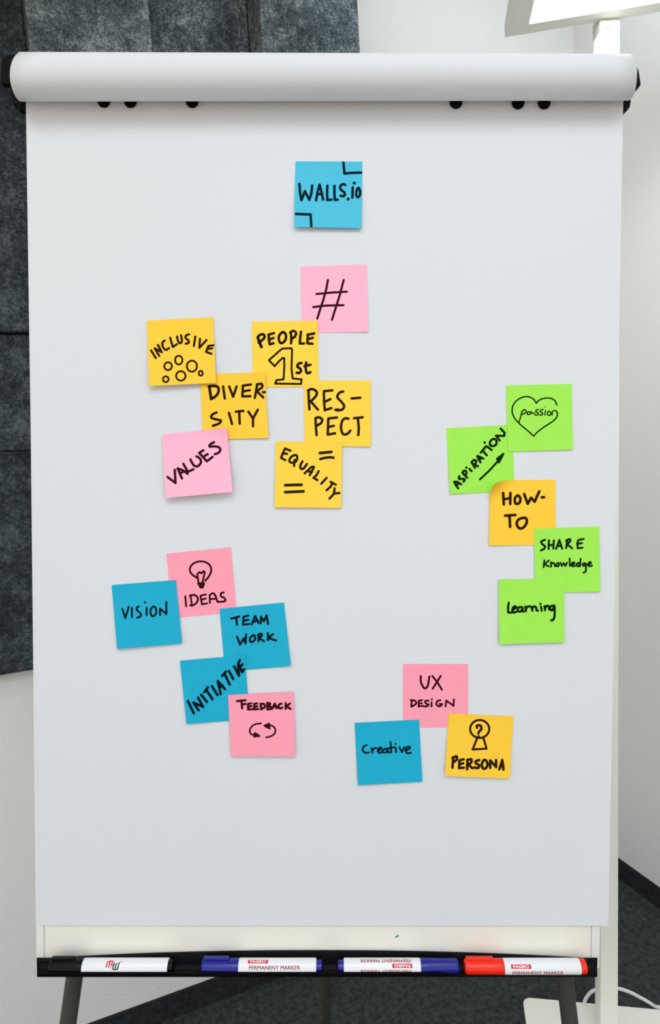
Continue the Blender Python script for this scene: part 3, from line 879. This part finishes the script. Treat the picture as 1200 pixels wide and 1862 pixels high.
def text_mesh(s, width, height, bold=0.0, heavy=0.0):
    """flat text centred on the origin: list of (x, y), faces"""
    cu = bpy.data.curves.new('txt', 'FONT')
    cu.body = s; cu.size = 1.0; cu.offset = bold; cu.resolution_u = 3
    ob = bpy.data.objects.new('txt', cu)
    COL.objects.link(ob)
    bpy.context.view_layer.update()
    me = bpy.data.meshes.new_from_object(ob.evaluated_get(bpy.context.evaluated_depsgraph_get()))
    bpy.data.objects.remove(ob)
    xs = [v.co.x for v in me.vertices]; ys = [v.co.y for v in me.vertices]
    ax, bx_, ay, by_ = min(xs), max(xs), min(ys), max(ys)
    bm = bmesh.new(); bm.from_mesh(me)
    for v in bm.verts:
        v.co = ((v.co.x - (ax + bx_) / 2) / (bx_ - ax) * width, (v.co.y - (ay + by_) / 2) / (by_ - ay) * height, 0)
    k = 10
    for i in range(1, k):
        bmesh.ops.bisect_plane(bm, geom=list(bm.verts) + list(bm.edges) + list(bm.faces),
                               plane_co=(0, -height / 2 + height * i / k, 0), plane_no=(0, 1, 0))
    bm.verts.index_update()
    out = [(v.co.x, v.co.y) for v in bm.verts], [[v.index for v in f.verts] for f in bm.faces]
    bm.free(); bpy.data.meshes.remove(me)
    if heavy:                                        # thicken the upright strokes
        k = len(out[0])
        out = out[0] + [(x + heavy, y) for x, y in out[0]], out[1] + [[i + k for i in f] for f in out[1]]
    return out
def grid_rect(w, h, k=8):
    return [(x, -h / 2 + h * j / k) for j in range(k + 1) for x in (-w / 2, w / 2)], [(2 * j, 2 * j + 1, 2 * j + 3, 2 * j + 2) for j in range(k)]

VIEW = math.atan((1757 - 931) / F_PX) + TILT         # angle of the line of sight above the board normal
def marker(label, x_cap, x_neck, x_end, x_plug, m_cap, style, cy_off=0.0, zoff=0.0):
    """x_*: along the board; the cap end, the cap/barrel seam, the barrel end, the plug end"""
    ax = BX if x_plug > x_cap else -BX
    sg = 1 if x_plug > x_cap else -1
    cy, cz, R = tcy + 0.0001 + cy_off, ZC + zoff, MR
    o0 = L(x_cap, cy, cz)
    t = lambda x: abs(x - x_cap)
    bs = L((x_cap + x_plug) / 2, cy - R, cz)
    root = empty('marker_pen', bs)
    tag(root, label, 'marker pen', 'marker pens in the tray')
    MB().lathe(o0, ax, [(t(x_neck), R * 0.93), (t(x_neck) + 0.0006, R * 0.985), (t(x_neck) + 0.0012, R), (t(x_end) - 0.001, R), (t(x_end), R * 0.96)], 128, BZ).build('barrel', M_white, root)
    c = MB()
    pr = []
    n_r = 40
    # cap: fluted for most of its length, plain collar next to the barrel
    vs, fs = [], []
    prof = [(0, 0.80), (0.0012, 0.93), (0.003, 0.97), (t(x_neck) * 0.72, 0.985), (t(x_neck) * 0.76, 1.0), (t(x_neck) - 0.0008, 1.0), (t(x_neck) + 0.0004, 0.965)]
    NN = 64
    uu = BZ; ww = ax.cross(uu)
    for i, (d_, r_) in enumerate(prof):
        for k in range(NN):
            a = 2 * math.pi * k / NN
            fl_ = (1 - 0.03 * (k % 4 in (0, 1))) if 0 < i < 4 else 1
            vs.append(o0 + ax * d_ + (uu * math.cos(a) + ww * math.sin(a)) * R * r_ * fl_)
    for i in range(len(prof) - 1):
        for k in range(NN):
            fs.append((i * NN + k, i * NN + (k + 1) % NN, (i + 1) * NN + (k + 1) % NN, (i + 1) * NN + k))
    fs.append(tuple(range(NN))[::-1]); fs.append(tuple(range((len(prof) - 1) * NN, len(prof) * NN)))
    cap = c.add(vs, fs).build('cap', m_cap, root, angle=25)
    if style != 'flip':
        ca = math.radians(96)
        rad = BZ * math.cos(ca) + BY * math.sin(ca)
        tang = rad.cross(ax)
        MB().box(o0, ax, tang, rad, 0.0015, t(x_neck) * 0.74, -0.0024, 0.0024, R * 0.9, R + 0.0022, 0.0007).build('clip', m_cap, cap)
    MB().lathe(o0, ax, [(t(x_end) - 0.0004, R * 0.80), (t(x_plug) - 0.0008, R * 0.80), (t(x_plug), R * 0.72)] if style != 'red' else
               [(t(x_end) - 0.0004, R * 0.96), (t(x_plug) - 0.001, R * 0.94), (t(x_plug), R * 0.8)], 32, BZ).build('end_plug', m_cap, root)
    def wrap(g, xc, phi, rot=False, lift=0.00012):
        vs_, fs_ = g
        out = []
        for (x, y) in vs_:
            if rot: x, y = -x, -y
            a = phi + y / R
            out.append(L(xc + x, cy, cz) + (BZ * math.cos(a) + BY * math.sin(a)) * (R + lift))
        return out, fs_
    def pxy(px, py):                                 # a spot seen on the barrel: x along the board, angle round it
        x, y = B(px, py, cz)
        dist = (y - cy) * math.cos(VIEW) / R
        a = VIEW + math.asin(max(-0.985, min(0.985, dist)))
        for _ in range(8):                           # refine: depth changes round the barrel
            zz, yy = cz + R * math.cos(a), cy + R * math.sin(a)
            x, y = B(px, py, zz)
            a += max(-0.2, min(0.2, (y - yy) / (R * (math.cos(a) + math.tan(VIEW) * math.sin(a) + 0.15))))
        return x, a
    mm = 0.000643
    def put(name, g, px, py, m_, rot=False, lift=0.00012):
        x, a = pxy(px, py)
        o = MB().add(*wrap(g, x, a, rot, lift)).build(name, m_, root, smooth=False)
        return o
    return root, put, mm, pxy, (cy, cz, R), wrap

def tray_x(px): return B(px, 1757, ZC)[0]
def std_print(put, mm, xlabel, ylabel, wlabel, hlabel, xt, yt, wt, ht, rot=False):
    put('label', grid_rect(wlabel * mm, hlabel * mm), xlabel, ylabel, M_pred, rot)
    put('lettering', text_mesh('PAGRO', wlabel * mm * 0.80, hlabel * mm * 0.66, 0.03), xlabel, ylabel, M_pwhite, rot, 0.0002)
    put('lettering', text_mesh('PERMANENT MARKER', wt * mm, ht * mm, 0, 0.00022), xt, yt, M_ptext, rot)

root, put, mm, pxy, cc, wrap = marker('marker pen with a black cap and a red and black emblem, leftmost in the tray',
    tray_x(91.5), tray_x(151.5), tray_x(306.5), tray_x(315), M_mblack, 'black')
x0_, a0_ = pxy(204, 1755)
def logo(name, txt, w, m_):
    mb = MB(); lay = 0
    for kind, sc_, pts in parse(txt):
        lay += 1
        for poly in stroke_polys(kind, w * sc_, pts, 5, True):
            q = [((x - 617) / 4.2857 * mm, (202 - y) / 4.2857 * mm * 0.80) for x, y in poly]
            mb.add(*wrap((q, [tuple(range(len(q)))]), x0_, a0_, False, 0.0001 + 0.000004 * lay))
    mb.build(name, m_, root, smooth=False)
logo('emblem', 'L 572,220 581,168 617,168 608,205; L 597,170 591,219', 10, M_pred)
logo('emblem', 'L*0.5 604,226 634,180; L 631,184 624,236; L 626,237 661,237 668,180; L 648,184 643,234; D*0.9 682,172', 9, M_pblack)

root, put, mm, pxy, cc, wrap = marker('white marker pen whose blue cap points left, next to the black-capped one',
    tray_x(367.5), tray_x(434), tray_x(575), tray_x(585.5), M_mblue, 'blue')
std_print(put, mm, 469, 1748.6, 35.5, 6.0, 499, 1759.6, 90.5, 5.7)
root, put, mm, pxy, cc, wrap = marker('marker pen turned round with print upside down, its blue cap beside the red cap',
    tray_x(832.5), tray_x(764.5), tray_x(625), tray_x(614.5), M_mblue, 'flip')
std_print(put, mm, 731.5, 1756.2, 35.5, 6.0, 700.5, 1746.9, 89.5, 5.7, True)
put('lettering', text_mesh('PERMANENT MARKER', 89.5 * mm, 5.6 * mm, 0, 0.00022), 701, 1766.5, M_ptext, True)
root, put, mm, pxy, cc, wrap = marker('white marker pen with a bright red cap, rightmost in the tray',
    tray_x(844.5), tray_x(914.5), tray_x(1053), tray_x(1064.5), M_mred, 'red', -0.0002)
std_print(put, mm, 947.5, 1757.7, 35.5, 6.2, 978, 1769.2, 90, 6.0)

# small smudges of marker ink left on the enamel
M_teal = mat('teal ink smear', (70, 140, 150), 0.6, 0.2)
def smudge(pts, w, m_):
    mb = MB()
    for poly in stroke_polys('L', w, pts):
        mb.add([Bw(x, y, 0.00015) for x, y in poly], [tuple(range(len(poly)))])
    mb.build('ink_smudge', m_, easel, smooth=False)
smudge([(719.5, 1704), (722, 1703), (724, 1701)], 2.6, M_teal)

for o in bpy.data.objects:
    if '_o' in o.keys(): del o['_o']
